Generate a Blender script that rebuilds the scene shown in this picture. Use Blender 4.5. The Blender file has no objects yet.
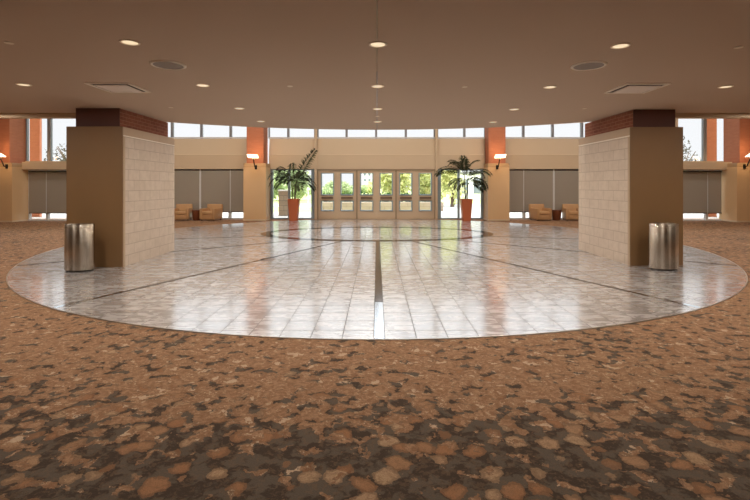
import bpy, bmesh, math, random
from mathutils import Vector, Matrix
R = math.radians
sc = bpy.context.scene
COL = sc.collection
H = 1.5                                  # eye height

# ------------------------------------------------------------------ materials
def srgb(r, g, b):
    f = lambda c: (c/255/12.92) if c/255 <= .04045 else ((c/255+.055)/1.055)**2.4
    return (f(r), f(g), f(b), 1)

def newmat(name):
    m = bpy.data.materials.new(name); m.use_nodes = True
    nt = m.node_tree
    return m, nt, nt.nodes['Principled BSDF']

def N(nt, typ, **kw):
    n = nt.nodes.new(typ)
    for k, v in kw.items():
        if k.startswith('_'): n.inputs[k[1:].replace('_', ' ')].default_value = v
        else: setattr(n, k, v)
    return n

def math_n(nt, op, a, b=None, c=None):
    n = nt.nodes.new('ShaderNodeMath'); n.operation = op
    for i, v in enumerate((a, b, c)):
        if v is None: continue
        if isinstance(v, (int, float)): n.inputs[i].default_value = v
        else: nt.links.new(v, n.inputs[i])
    return n.outputs[0]

def mixc(nt, fac, a, b):
    n = nt.nodes.new('ShaderNodeMix'); n.data_type = 'RGBA'
    for sock, v in ((n.inputs[0], fac), (n.inputs[6], a), (n.inputs[7], b)):
        if isinstance(v, (int, float, tuple)): sock.default_value = v
        else: nt.links.new(v, sock)
    return n.outputs[2]

def step(nt, v, lo, hi):
    n = nt.nodes.new('ShaderNodeMapRange'); n.interpolation_type = 'SMOOTHSTEP'
    nt.links.new(v, n.inputs[0]); n.inputs[1].default_value = lo; n.inputs[2].default_value = hi
    return n.outputs[0]

def plain(name, col, rough=.6, metal=0., var=.06, nscale=6., spec=.5, bump=0., bscale=60):
    m, nt, b = newmat(name)
    tc = N(nt, 'ShaderNodeTexCoord')
    no = N(nt, 'ShaderNodeTexNoise', _Scale=nscale, _Detail=3.)
    nt.links.new(tc.outputs['Object'], no.inputs['Vector'])
    lo = tuple(c*(1-var) for c in col[:3])+(1,); hi = tuple(min(1, c*(1+var)) for c in col[:3])+(1,)
    nt.links.new(mixc(nt, no.outputs['Fac'], lo, hi), b.inputs['Base Color'])
    b.inputs['Roughness'].default_value = rough; b.inputs['Metallic'].default_value = metal
    b.inputs['Specular IOR Level'].default_value = spec
    if bump:
        n2 = N(nt, 'ShaderNodeTexNoise', _Scale=float(bscale), _Detail=4.)
        nt.links.new(tc.outputs['Object'], n2.inputs['Vector'])
        bp = N(nt, 'ShaderNodeBump', _Strength=bump, _Distance=.01)
        nt.links.new(n2.outputs['Fac'], bp.inputs['Height']); nt.links.new(bp.outputs['Normal'], b.inputs['Normal'])
    return m

def emis(name, col, s):
    m, nt, b = newmat(name)
    b.inputs['Base Color'].default_value = (.8, .8, .8, 1)
    b.inputs['Emission Color'].default_value = col; b.inputs['Emission Strength'].default_value = s
    return m

def box_uv(nt, sx, sy):
    """(horizontal, vertical) wall coordinates taken from object space, chosen by the face normal"""
    tc = N(nt, 'ShaderNodeTexCoord'); geo = N(nt, 'ShaderNodeNewGeometry')
    p = N(nt, 'ShaderNodeSeparateXYZ'); nt.links.new(tc.outputs['Object'], p.inputs[0])
    n = N(nt, 'ShaderNodeSeparateXYZ'); nt.links.new(geo.outputs['True Normal'], n.inputs[0])
    ax = math_n(nt, 'GREATER_THAN', math_n(nt, 'ABSOLUTE', n.outputs[0]), .7)
    h = math_n(nt, 'ADD', math_n(nt, 'MULTIPLY', p.outputs[1], ax),
               math_n(nt, 'MULTIPLY', p.outputs[0], math_n(nt, 'SUBTRACT', 1., ax)))
    c = N(nt, 'ShaderNodeCombineXYZ'); nt.links.new(h, c.inputs[0]); nt.links.new(p.outputs[2], c.inputs[1])
    return tc, c.outputs[0]

def masonry(name, c1, c2, mortar, w, h, msize, rough=.75, bump=.4, noise=.12, spec=.4):
    m, nt, b = newmat(name)
    tc, uv = box_uv(nt, 1, 1)
    br = N(nt, 'ShaderNodeTexBrick', offset=.5, offset_frequency=2, squash=1.)
    br.inputs['Scale'].default_value = 1.
    br.inputs['Color1'].default_value = c1; br.inputs['Color2'].default_value = c2
    br.inputs['Mortar'].default_value = mortar; br.inputs['Mortar Size'].default_value = msize
    br.inputs['Mortar Smooth'].default_value = .3; br.inputs['Brick Width'].default_value = w
    br.inputs['Row Height'].default_value = h
    nt.links.new(uv, br.inputs['Vector'])
    no = N(nt, 'ShaderNodeTexNoise', _Scale=9., _Detail=5.)
    nt.links.new(tc.outputs['Object'], no.inputs['Vector'])
    f = math_n(nt, 'MULTIPLY', step(nt, no.outputs['Fac'], .35, .7), noise)
    nt.links.new(mixc(nt, f, br.outputs['Color'], mortar), b.inputs['Base Color'])
    b.inputs['Roughness'].default_value = rough; b.inputs['Specular IOR Level'].default_value = spec
    bp = N(nt, 'ShaderNodeBump', _Strength=bump, _Distance=.006, invert=True)
    nt.links.new(br.outputs['Fac'], bp.inputs['Height']); nt.links.new(bp.outputs['Normal'], b.inputs['Normal'])
    return m

def glass_mat(name, tint=(.975, .985, .985, 1), refl=1.0):
    m = bpy.data.materials.new(name); m.use_nodes = True; nt = m.node_tree; nt.nodes.clear()
    out = nt.nodes.new('ShaderNodeOutputMaterial'); tr = N(nt, 'ShaderNodeBsdfTransparent', _Color=tint)
    gl = N(nt, 'ShaderNodeBsdfGlossy', _Roughness=.02); fr = N(nt, 'ShaderNodeFresnel', _IOR=1.35)
    mx = nt.nodes.new('ShaderNodeMixShader')
    nt.links.new(math_n(nt, 'MULTIPLY', fr.outputs[0], refl), mx.inputs[0])
    nt.links.new(tr.outputs[0], mx.inputs[1]); nt.links.new(gl.outputs[0], mx.inputs[2])
    nt.links.new(mx.outputs[0], out.inputs[0])
    return m

def shade_mat(name, col):
    m = bpy.data.materials.new(name); m.use_nodes = True; nt = m.node_tree; nt.nodes.clear()
    out = nt.nodes.new('ShaderNodeOutputMaterial')
    tc = N(nt, 'ShaderNodeTexCoord'); wv = N(nt, 'ShaderNodeTexNoise', _Scale=260.)
    nt.links.new(tc.outputs['Object'], wv.inputs['Vector'])
    c = mixc(nt, wv.outputs['Fac'], tuple(x*.9 for x in col[:3])+(1,), tuple(x*1.1 for x in col[:3])+(1,))
    d = N(nt, 'ShaderNodeBsdfDiffuse'); t = N(nt, 'ShaderNodeBsdfTranslucent')
    nt.links.new(c, d.inputs[0]); nt.links.new(c, t.inputs[0])
    mx = nt.nodes.new('ShaderNodeMixShader'); mx.inputs[0].default_value = .3
    nt.links.new(d.outputs[0], mx.inputs[1]); nt.links.new(t.outputs[0], mx.inputs[2]); nt.links.new(mx.outputs[0], out.inputs[0])
    return m

def carpet_mat():
    m, nt, b = newmat('carpet')
    tc = N(nt, 'ShaderNodeTexCoord')
    P = tc.outputs['Object']
    # warp the coordinates so that every patch gets a torn edge
    w = N(nt, 'ShaderNodeTexNoise', _Scale=9., _Detail=4., _Roughness=.62); nt.links.new(P, w.inputs['Vector'])
    sub = N(nt, 'ShaderNodeVectorMath', operation='SUBTRACT'); nt.links.new(w.outputs['Color'], sub.inputs[0]); sub.inputs[1].default_value = (.5, .5, .5)
    scl = N(nt, 'ShaderNodeVectorMath', operation='SCALE'); nt.links.new(sub.outputs[0], scl.inputs[0]); scl.inputs['Scale'].default_value = .16
    add = N(nt, 'ShaderNodeVectorMath', operation='ADD'); nt.links.new(P, add.inputs[0]); nt.links.new(scl.outputs[0], add.inputs[1])
    W = add.outputs[0]
    sm = N(nt, 'ShaderNodeVectorMath', operation='MULTIPLY_ADD'); nt.links.new(sub.outputs[0], sm.inputs[0]); sm.inputs[1].default_value = (.13, .13, 0); nt.links.new(P, sm.inputs[2])
    PW = sm.outputs[0]
    mp = N(nt, 'ShaderNodeMapping'); mp.inputs['Scale'].default_value = (1., 1.25, 1.); mp.inputs['Rotation'].default_value = (0, 0, .35); nt.links.new(W, mp.inputs[0])
    W = mp.outputs[0]
    big = N(nt, 'ShaderNodeTexNoise', _Scale=.55, _Detail=2.); nt.links.new(P, big.inputs['Vector'])
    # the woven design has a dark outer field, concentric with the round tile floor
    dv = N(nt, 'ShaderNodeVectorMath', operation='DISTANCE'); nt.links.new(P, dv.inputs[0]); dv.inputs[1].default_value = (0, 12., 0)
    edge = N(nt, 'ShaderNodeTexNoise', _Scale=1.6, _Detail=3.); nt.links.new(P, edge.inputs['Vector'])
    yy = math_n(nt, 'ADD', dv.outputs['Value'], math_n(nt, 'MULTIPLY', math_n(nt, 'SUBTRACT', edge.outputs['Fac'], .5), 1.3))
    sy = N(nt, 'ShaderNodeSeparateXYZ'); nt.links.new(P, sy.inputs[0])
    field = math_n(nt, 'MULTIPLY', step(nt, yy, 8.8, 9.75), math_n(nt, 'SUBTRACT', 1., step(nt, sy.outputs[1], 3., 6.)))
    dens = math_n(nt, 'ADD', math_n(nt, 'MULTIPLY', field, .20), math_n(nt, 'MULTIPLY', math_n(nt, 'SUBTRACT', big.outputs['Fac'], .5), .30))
    n1 = N(nt, 'ShaderNodeTexNoise', _Scale=8.2, _Detail=2.5, _Roughness=.5); nt.links.new(W, n1.inputs['Vector'])
    d1 = math_n(nt, 'ADD', n1.outputs['Fac'], dens)
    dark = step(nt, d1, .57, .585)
    rim = math_n(nt, 'MULTIPLY', step(nt, d1, .53, .545), math_n(nt, 'SUBTRACT', 1., step(nt, d1, .563, .577)))
    off = N(nt, 'ShaderNodeVectorMath', operation='ADD'); nt.links.new(W, off.inputs[0]); off.inputs[1].default_value = (17.3, 4.1, 2.)
    n2 = N(nt, 'ShaderNodeTexNoise', _Scale=8., _Detail=3., _Roughness=.55); nt.links.new(off.outputs[0], n2.inputs['Vector'])
    light = step(nt, n2.outputs['Fac'], .625, .65)
    n3 = N(nt, 'ShaderNodeTexNoise', _Scale=26., _Detail=4., _Roughness=.65); nt.links.new(off.outputs[0], n3.inputs['Vector'])
    pile = N(nt, 'ShaderNodeTexNoise', _Scale=140., _Detail=2.); nt.links.new(P, pile.inputs['Vector'])
    tan = mixc(nt, step(nt, n3.outputs['Fac'], .4, .62), srgb(142, 105, 78), srgb(169, 131, 101))
    flecks = math_n(nt, 'MULTIPLY', rim, step(nt, n3.outputs['Fac'], .44, .54))
    c = mixc(nt, math_n(nt, 'MULTIPLY', flecks, .75), tan, srgb(112, 90, 72))
    ln = math_n(nt, 'LESS_THAN', math_n(nt, 'ABSOLUTE', math_n(nt, 'SUBTRACT', n2.outputs['Fac'], .52)), .008)
    c = mixc(nt, math_n(nt, 'MULTIPLY', math_n(nt, 'MULTIPLY', ln, step(nt, n3.outputs['Fac'], .48, .54)), .7), c, srgb(204, 178, 148))
    c = mixc(nt, math_n(nt, 'MULTIPLY', light, .8), c, srgb(206, 178, 150))
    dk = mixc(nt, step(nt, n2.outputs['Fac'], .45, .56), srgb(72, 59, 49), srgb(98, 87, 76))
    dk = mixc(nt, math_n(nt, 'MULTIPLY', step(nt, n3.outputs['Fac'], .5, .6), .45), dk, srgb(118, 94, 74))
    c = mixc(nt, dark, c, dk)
    # caramel pebbles scattered over the dark field
    vo = N(nt, 'ShaderNodeTexVoronoi', _Scale=6.5, _Randomness=.9); nt.links.new(PW, vo.inputs['Vector'])
    sepc = N(nt, 'ShaderNodeSeparateColor'); nt.links.new(vo.outputs['Color'], sepc.inputs[0])
    rad = math_n(nt, 'ADD', vo.outputs['Distance'], math_n(nt, 'MULTIPLY', n3.outputs['Fac'], .10))
    peb = math_n(nt, 'MULTIPLY', math_n(nt, 'SUBTRACT', 1., step(nt, rad, .46, .49)), math_n(nt, 'GREATER_THAN', sepc.outputs[0], .12))
    peb = math_n(nt, 'MULTIPLY', peb, dark)
    pc = mixc(nt, step(nt, sepc.outputs[1], .3, .9), srgb(172, 122, 86), srgb(194, 158, 124))
    pc = mixc(nt, math_n(nt, 'MULTIPLY', step(nt, rad, .34, .42), .5), pc, srgb(104, 78, 58))
    c = mixc(nt, math_n(nt, 'MULTIPLY', peb, .8), c, mixc(nt, math_n(nt, 'MULTIPLY', step(nt, n3.outputs['Fac'], .45, .6), .4), pc, srgb(128, 98, 74)))
    f = math_n(nt, 'MULTIPLY', step(nt, pile.outputs['Fac'], .3, .75), .3)
    c = mixc(nt, f, c, srgb(66, 50, 38))
    nt.links.new(c, b.inputs['Base Color'])
    b.inputs['Roughness'].default_value = .95; b.inputs['Specular IOR Level'].default_value = .15
    bp = N(nt, 'ShaderNodeBump', _Strength=.5, _Distance=.006)
    nt.links.new(math_n(nt, 'ADD', pile.outputs['Fac'], math_n(nt, 'MULTIPLY', dark, -1.2)), bp.inputs['Height'])
    nt.links.new(bp.outputs['Normal'], b.inputs['Normal'])
    return m

def tile_mat():
    m, nt, b = newmat('stone_tile')
    tc = N(nt, 'ShaderNodeTexCoord'); P = tc.outputs['Object']
    s = N(nt, 'ShaderNodeSeparateXYZ'); nt.links.new(P, s.inputs[0])
    u = math_n(nt, 'SUBTRACT', math_n(nt, 'ABSOLUTE', math_n(nt, 'SUBTRACT', s.outputs[0], .0225)), .0525)
    v = math_n(nt, 'SUBTRACT', s.outputs[1], 4.539-.3135*20)
    cb = N(nt, 'ShaderNodeCombineXYZ'); nt.links.new(u, cb.inputs[0]); nt.links.new(v, cb.inputs[1])
    br = N(nt, 'ShaderNodeTexBrick', offset=0., squash=1.)
    br.inputs['Scale'].default_value = 1.; br.inputs['Brick Width'].default_value = .3125; br.inputs['Row Height'].default_value = .3135
    br.inputs['Mortar Size'].default_value = .0048; br.inputs['Mortar Smooth'].default_value = .2; br.inputs['Bias'].default_value = 0.
    br.inputs['Color1'].default_value = (0, 0, 0, 1); br.inputs['Color2'].default_value = (1, 1, 1, 1); br.inputs['Mortar'].default_value = (0, 0, 0, 1)
    nt.links.new(cb.outputs[0], br.inputs['Vector'])
    sc_ = N(nt, 'ShaderNodeSeparateColor'); nt.links.new(br.outputs['Color'], sc_.inputs[0])
    # the vein noise jumps from slab to slab
    j = N(nt, 'ShaderNodeVectorMath', operation='SCALE'); nt.links.new(br.outputs['Color'], j.inputs[0]); j.inputs['Scale'].default_value = 13.
    a = N(nt, 'ShaderNodeVectorMath', operation='ADD'); nt.links.new(P, a.inputs[0]); nt.links.new(j.outputs[0], a.inputs[1])
    mp = N(nt, 'ShaderNodeMapping'); mp.inputs['Scale'].default_value = (2.2, 6., 1.); nt.links.new(a.outputs[0], mp.inputs[0])
    n1 = N(nt, 'ShaderNodeTexNoise', _Scale=1.6, _Detail=7., _Roughness=.62, _Distortion=.8); nt.links.new(mp.outputs[0], n1.inputs['Vector'])
    c = mixc(nt, step(nt, n1.outputs['Fac'], .38, .64), srgb(148, 141, 138), srgb(203, 199, 200))
    c = mixc(nt, math_n(nt, 'MULTIPLY', sc_.outputs[0], .4), c, srgb(166, 161, 160))
    c = mixc(nt, br.outputs['Fac'], c, srgb(74, 68, 64))
    nt.links.new(c, b.inputs['Base Color'])
    r = math_n(nt, 'ADD', math_n(nt, 'MULTIPLY', n1.outputs['Fac'], .26), .14)
    r = math_n(nt, 'ADD', r, math_n(nt, 'MULTIPLY', br.outputs['Fac'], .35))
    nt.links.new(r, b.inputs['Roughness'])
    b.inputs['IOR'].default_value = 1.5; b.inputs['Coat Weight'].default_value = 1.; b.inputs['Coat Roughness'].default_value = .07; b.inputs['Coat IOR'].default_value = 1.6
    nt.links.new(math_n(nt, 'ADD', math_n(nt, 'MULTIPLY', n1.outputs['Fac'], .16), .055), b.inputs['Coat Roughness'])
    nt.links.new(math_n(nt, 'SUBTRACT', 1., math_n(nt, 'MULTIPLY', br.outputs['Fac'], .9)), b.inputs['Coat Weight'])
    bp = N(nt, 'ShaderNodeBump', _Strength=.25, _Distance=.003, invert=True)
    nt.links.new(br.outputs['Fac'], bp.inputs['Height'])
    n4 = N(nt, 'ShaderNodeTexNoise', _Scale=3., _Detail=2.); nt.links.new(a.outputs[0], n4.inputs['Vector'])
    b2 = N(nt, 'ShaderNodeBump', _Strength=.05, _Distance=.02)
    nt.links.new(n4.outputs['Fac'], b2.inputs['Height']); nt.links.new(bp.outputs['Normal'], b2.inputs['Normal'])
    nt.links.new(b2.outputs['Normal'], b.inputs['Normal']); nt.links.new(b2.outputs['Normal'], b.inputs['Coat Normal'])
    return m

def leaf_mat(name, c1, c2, trans=.3):
    m = bpy.data.materials.new(name); m.use_nodes = True; nt = m.node_tree; nt.nodes.clear()
    out = nt.nodes.new('ShaderNodeOutputMaterial'); tc = N(nt, 'ShaderNodeTexCoord')
    no = N(nt, 'ShaderNodeTexNoise', _Scale=2.5, _Detail=4.); nt.links.new(tc.outputs['Object'], no.inputs['Vector'])
    c = mixc(nt, step(nt, no.outputs['Fac'], .35, .65), c1, c2)
    d = N(nt, 'ShaderNodeBsdfDiffuse'); t = N(nt, 'ShaderNodeBsdfTranslucent')
    nt.links.new(c, d.inputs[0]); nt.links.new(c, t.inputs[0])
    mx = nt.nodes.new('ShaderNodeMixShader'); mx.inputs[0].default_value = trans
    nt.links.new(d.outputs[0], mx.inputs[1]); nt.links.new(t.outputs[0], mx.inputs[2]); nt.links.new(mx.outputs[0], out.inputs[0])
    return m

def steel_mat():
    m, nt, b = newmat('brushed_steel')
    tc = N(nt, 'ShaderNodeTexCoord'); mp = N(nt, 'ShaderNodeMapping'); mp.inputs['Scale'].default_value = (1, 1, .01)
    nt.links.new(tc.outputs['Object'], mp.inputs[0])
    no = N(nt, 'ShaderNodeTexNoise', _Scale=10., _Detail=1.5); nt.links.new(mp.outputs[0], no.inputs['Vector'])
    nt.links.new(mixc(nt, step(nt, no.outputs['Fac'], .36, .64), srgb(166, 152, 136), srgb(222, 212, 198)), b.inputs['Base Color'])  # vertical streaks: brushed grain plus stretched reflections painted into the colour
    b.inputs['Metallic'].default_value = 1.; b.inputs['Roughness'].default_value = .27
    tg = N(nt, 'ShaderNodeTangent', direction_type='RADIAL', axis='Z'); nt.links.new(tg.outputs[0], b.inputs['Tangent'])
    b.inputs['Anisotropic'].default_value = .85; b.inputs['Anisotropic Rotation'].default_value = .25
    return m

M = dict(
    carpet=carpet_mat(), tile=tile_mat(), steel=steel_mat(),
    ceiling=plain('ceiling_paint', srgb(196, 173, 151), .85, var=.02, nscale=.4),
    atrium=plain('atrium_paint', srgb(216, 204, 188), .8, var=.02),
    wallp=plain('wall_paint', srgb(204, 184, 160), .75, var=.02),
    panel=plain('beige_wall_panel', srgb(212, 189, 160), .55, var=.02, nscale=1.5),
    pierp=plain('tan_pier_panel', srgb(214, 178, 136), .5, var=.03, nscale=1.5),
    piercap=plain('tan_pier_cap', srgb(186, 152, 114), .55, var=.03),
    lip=plain('cream_soffit_trim', srgb(214, 190, 160), .7, var=.02),
    pillar=plain('brown_laminate_panel', srgb(134, 101, 66), .45, var=.06, nscale=2.),
    block=masonry('ground_face_block', srgb(212, 195, 179), srgb(206, 188, 171), srgb(176, 156, 138), .395, .2, .006, .5, .25, .25, .35),
    capstone=plain('smooth_block_cap', srgb(190, 164, 138), .55, var=.05, nscale=8),
    whitejoint=plain('pale_joint', srgb(238, 228, 214), .5, var=.01),
    brick=masonry('orange_brick', srgb(186, 120, 90), srgb(178, 112, 83), srgb(176, 118, 96), .2, .068, .005, .8, .3, .15, .3),
    redbrick=masonry('red_brown_brick', srgb(150, 88, 66), srgb(132, 76, 56), srgb(168, 124, 100), .2, .068, .006, .75, .35, .2, .3),
    darkbrick=plain('dark_maroon_panel', srgb(92, 50, 38), .45, var=.1, nscale=3),
    frame=plain('grey_window_metal', srgb(142, 144, 150), .4, .4, var=.02),
    white=plain('white_window_metal', srgb(222, 222, 222), .4, 0, var=.02),
    bluegrey=plain('blue_grey_metal', srgb(150, 168, 180), .35, .1, var=.03),
    door=plain('tan_door_paint', srgb(214, 190, 162), .4, .1, var=.02),
    darkm=plain('dark_metal', srgb(50, 44, 40), .4, .6, var=.1),
    pushbar=plain('bronze_push_bar', srgb(118, 94, 76), .35, .6, var=.03),
    rail=plain('brown_header_metal', srgb(168, 146, 122), .45, .2, var=.03),
    inlay=plain('polished_dark_inlay', srgb(70, 62, 56), .12, .85, var=.05, nscale=3),
    ring=plain('dark_granite_inlay', srgb(44, 36, 32), .08, 0, var=.2, nscale=20),
    strip=plain('black_inlay_strip', srgb(38, 33, 30), .15, 0, var=.1, nscale=3),
    edge=plain('steel_edge_strip', srgb(190, 184, 176), .3, .9, var=.03),
    plate=plain('painted_reflection_metal', srgb(200, 206, 212), .12, 1., var=.02),  # pale tone stands for window light mirrored in the floor strips
    glass=glass_mat('window_glass'), shade=shade_mat('grey_shade_fabric', srgb(178, 168, 156)),
    leather=plain('tan_upholstery', srgb(184, 142, 100), .5, var=.06, nscale=5, bump=.1),
    leather2=plain('light_tan_upholstery', srgb(194, 152, 108), .5, var=.05, nscale=5, bump=.1),
    wood=plain('dark_cherry_wood', srgb(112, 62, 38), .35, var=.18, nscale=12),
    pot=plain('terracotta_resin', srgb(184, 98, 60), .42, var=.04, nscale=4),
    soil=plain('potting_soil', srgb(60, 44, 32), .95, var=.3, nscale=60, bump=.5),
    palm=leaf_mat('palm_leaf', srgb(44, 48, 38), srgb(82, 86, 64), .15),
    stem=plain('palm_stem', srgb(96, 92, 56), .6, var=.25, nscale=20),
    lens=emis('downlight_lens', (1., .76, .46, 1), .85), sprink=plain('white_cover_plate', srgb(236, 222, 200), .4, var=.01),
    trimw=plain('cream_lamp_trim', srgb(244, 232, 216), .45, var=.01),
    grille=plain('speaker_grille', srgb(142, 130, 120), .6, .0, var=.05, nscale=160),
    vent=plain('vent_enamel', srgb(236, 222, 210), .5, var=.02), ventdark=plain('vent_interior', srgb(70, 54, 42), .8),
    lampglow=emis('sconce_glass', (1., .80, .55, 1), 2.6),
    leafy=leaf_mat('yellow_green_leaves', srgb(226, 224, 164), srgb(180, 188, 128), .45),
    leafg=leaf_mat('mid_green_leaves', srgb(186, 196, 152), srgb(146, 162, 122), .4),
    leafd=leaf_mat('dark_green_leaves', srgb(60, 96, 58), srgb(38, 74, 48), .25),
    twig=leaf_mat('dry_twigs', srgb(96, 92, 82), srgb(66, 62, 56), .1),
    bark=plain('tree_bark', srgb(98, 82, 68), .9, var=.25, nscale=10, bump=.6),
    lawn=plain('lawn_grass', srgb(160, 170, 104), .95, var=.2, nscale=3, bump=.4),
    pave=plain('pale_concrete_paving', srgb(158, 156, 150), .8, var=.06, nscale=1.2),
    road=plain('grey_asphalt', srgb(140, 140, 140), .85, var=.06, nscale=2),
    stone=masonry('pale_stone_wall', srgb(168, 152, 134), srgb(158, 142, 124), srgb(120, 108, 96), .9, .25, .012),
    bwhite=plain('white_render', srgb(226, 224, 220), .7, var=.03), bgrey=plain('grey_render', srgb(150, 150, 148), .7, var=.03),
    bwin=plain('dark_window_glass', srgb(110, 118, 126), .2, 0, var=.1),
)

# ------------------------------------------------------------------ mesh helpers
class MB:
    def __init__(s): s.bm = bmesh.new()
    def box(s, x0, x1, y0, y1, z0, z1, bev=0, mat=None):
        r = bmesh.ops.create_cube(s.bm, size=1)
        vs = r['verts']
        for v in vs:
            v.co = Vector((x0+(v.co.x+.5)*(x1-x0), y0+(v.co.y+.5)*(y1-y0), z0+(v.co.z+.5)*(z1-z0)))
        if bev:
            es = list({e for v in vs for e in v.link_edges})
            r2 = bmesh.ops.bevel(s.bm, geom=es, offset=bev, segments=3, profile=.5, affect='EDGES')
            vs = list({v for f in r2['faces'] for v in f.verts} | {v for v in vs if v.is_valid})
        if mat: 
            for v in vs: v.co = mat @ v.co
        return s
    def prism(s, pts, z0, z1):
        a = [s.bm.verts.new((x, y, z0)) for x, y in pts]; b = [s.bm.verts.new((x, y, z1)) for x, y in pts]
        n = len(pts)
        s.bm.faces.new(a[::-1]); s.bm.faces.new(b)
        for i in range(n): s.bm.faces.new((a[i], a[(i+1) % n], b[(i+1) % n], b[i]))
        return s
    def profile_x(s, pts, x0, x1):           # (y, z) outline swept along x
        a = [s.bm.verts.new((x0, y, z)) for y, z in pts]; b = [s.bm.verts.new((x1, y, z)) for y, z in pts]
        n = len(pts); s.bm.faces.new(a); s.bm.faces.new(b[::-1])
        for i in range(n): s.bm.faces.new((a[i], b[i], b[(i+1) % n], a[(i+1) % n]))
        return s
    def lathe(s, prof, cx=0, cy=0, seg=40, close=True):
        rings = []
        for r, z in prof:
            rings.append([s.bm.verts.new((cx+r*math.cos(2*math.pi*i/seg), cy+r*math.sin(2*math.pi*i/seg), z)) for i in range(seg)])
        for a, b in zip(rings, rings[1:]):
            for i in range(seg): s.bm.faces.new((a[i], a[(i+1) % seg], b[(i+1) % seg], b[i]))
        if close: s.bm.faces.new(rings[0][::-1]); s.bm.faces.new(rings[-1])
        return s
    def tube(s, pts, rads, seg=8):
        pts = [Vector(p) for p in pts]; rings = []
        for i, p in enumerate(pts):
            t = (pts[min(i+1, len(pts)-1)]-pts[max(i-1, 0)]).normalized()
            u = t.cross(Vector((0, 0, 1)) if abs(t.z) < .95 else Vector((1, 0, 0))).normalized(); w = t.cross(u)
            r = rads[i] if isinstance(rads, (list, tuple)) else rads
            rings.append([s.bm.verts.new(p+u*r*math.cos(2*math.pi*k/seg)+w*r*math.sin(2*math.pi*k/seg)) for k in range(seg)])
        for a, b in zip(rings, rings[1:]):
            for k in range(seg): s.bm.faces.new((a[k], a[(k+1) % seg], b[(k+1) % seg], b[k]))
        s.bm.faces.new(rings[0][::-1]); s.bm.faces.new(rings[-1])
        return s
    def build(s, name, m, parent=None, smooth=False, loc=None):
        bmesh.ops.recalc_face_normals(s.bm, faces=s.bm.faces[:]) if len(s.bm.faces) < 4000 else None
        if smooth:
            for ed in s.bm.edges:
                if len(ed.link_faces) == 2 and ed.calc_face_angle(0) > R(38): ed.smooth = False
        me = bpy.data.meshes.new(name); s.bm.to_mesh(me); s.bm.free()
        me.materials.append(m)
        if smooth:
            for p in me.polygons: p.use_smooth = True
        o = bpy.data.objects.new(name, me); COL.objects.link(o)
        if parent: o.parent = parent
        if loc: o.location = loc
        return o

def empty(name, loc=(0, 0, 0), rz=0):
    o = bpy.data.objects.new(name, None); COL.objects.link(o); o.location = loc; o.rotation_euler = (0, 0, rz)
    o.empty_display_size = .1
    return o
def tag(o, label, cat, group=None, kind=None):
    o['label'] = label; o['category'] = cat
    if group: o['group'] = group
    if kind: o['kind'] = kind
    return o
def struct(o, label=None, cat=None):
    o['kind'] = 'structure'
    if label: o['label'] = label
    if cat: o['category'] = cat
    return o
def copy_tree(o, parent=None):
    c = o.copy(); COL.objects.link(c)
    if parent: c.parent = parent
    for ch in [x for x in KIDS.get(o.name, [])]:
        copy_tree(ch, c)
    return c
KIDS = {}
def remember(o):
    KIDS.clear()
    for x in bpy.data.objects:
        if x.parent: KIDS.setdefault(x.parent.name, []).append(x)

# ------------------------------------------------------------------ floor
FC, FR = 12.0, 7.72                      # tile disc centre y and radius
CZ = 2.93                                # low ceiling height
WY = 19.7                                # window wall
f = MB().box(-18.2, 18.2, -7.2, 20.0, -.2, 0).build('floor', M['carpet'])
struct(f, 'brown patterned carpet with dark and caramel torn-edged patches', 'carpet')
seg = 160
disc = [(FR*math.cos(2*math.pi*i/seg), FC+FR*math.sin(2*math.pi*i/seg)) for i in range(seg)]
disc = [(x, min(y, WY-.12)) for x, y in disc]
t = MB().prism(disc, 0.0005, .006).build('floor_tile', M['tile'])
struct(t, 'large round field of glossy grey-brown square stone tiles', 'tile floor')
mb = MB()
ring_o = [((FR+.015)*math.cos(2*math.pi*i/seg), FC+(FR+.015)*math.sin(2*math.pi*i/seg)) for i in range(seg)]
for i in range(seg):
    p = [ring_o[i], ring_o[(i+1) % seg], disc[(i+1) % seg], disc[i]]
    if max(q[1] for q in p) > WY-.15: continue
    mb.prism(p, .0005, .008)
struct(mb.build('trim_1', M['edge']), 'thin steel strip edging the round tile floor', 'edge strip')

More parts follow.
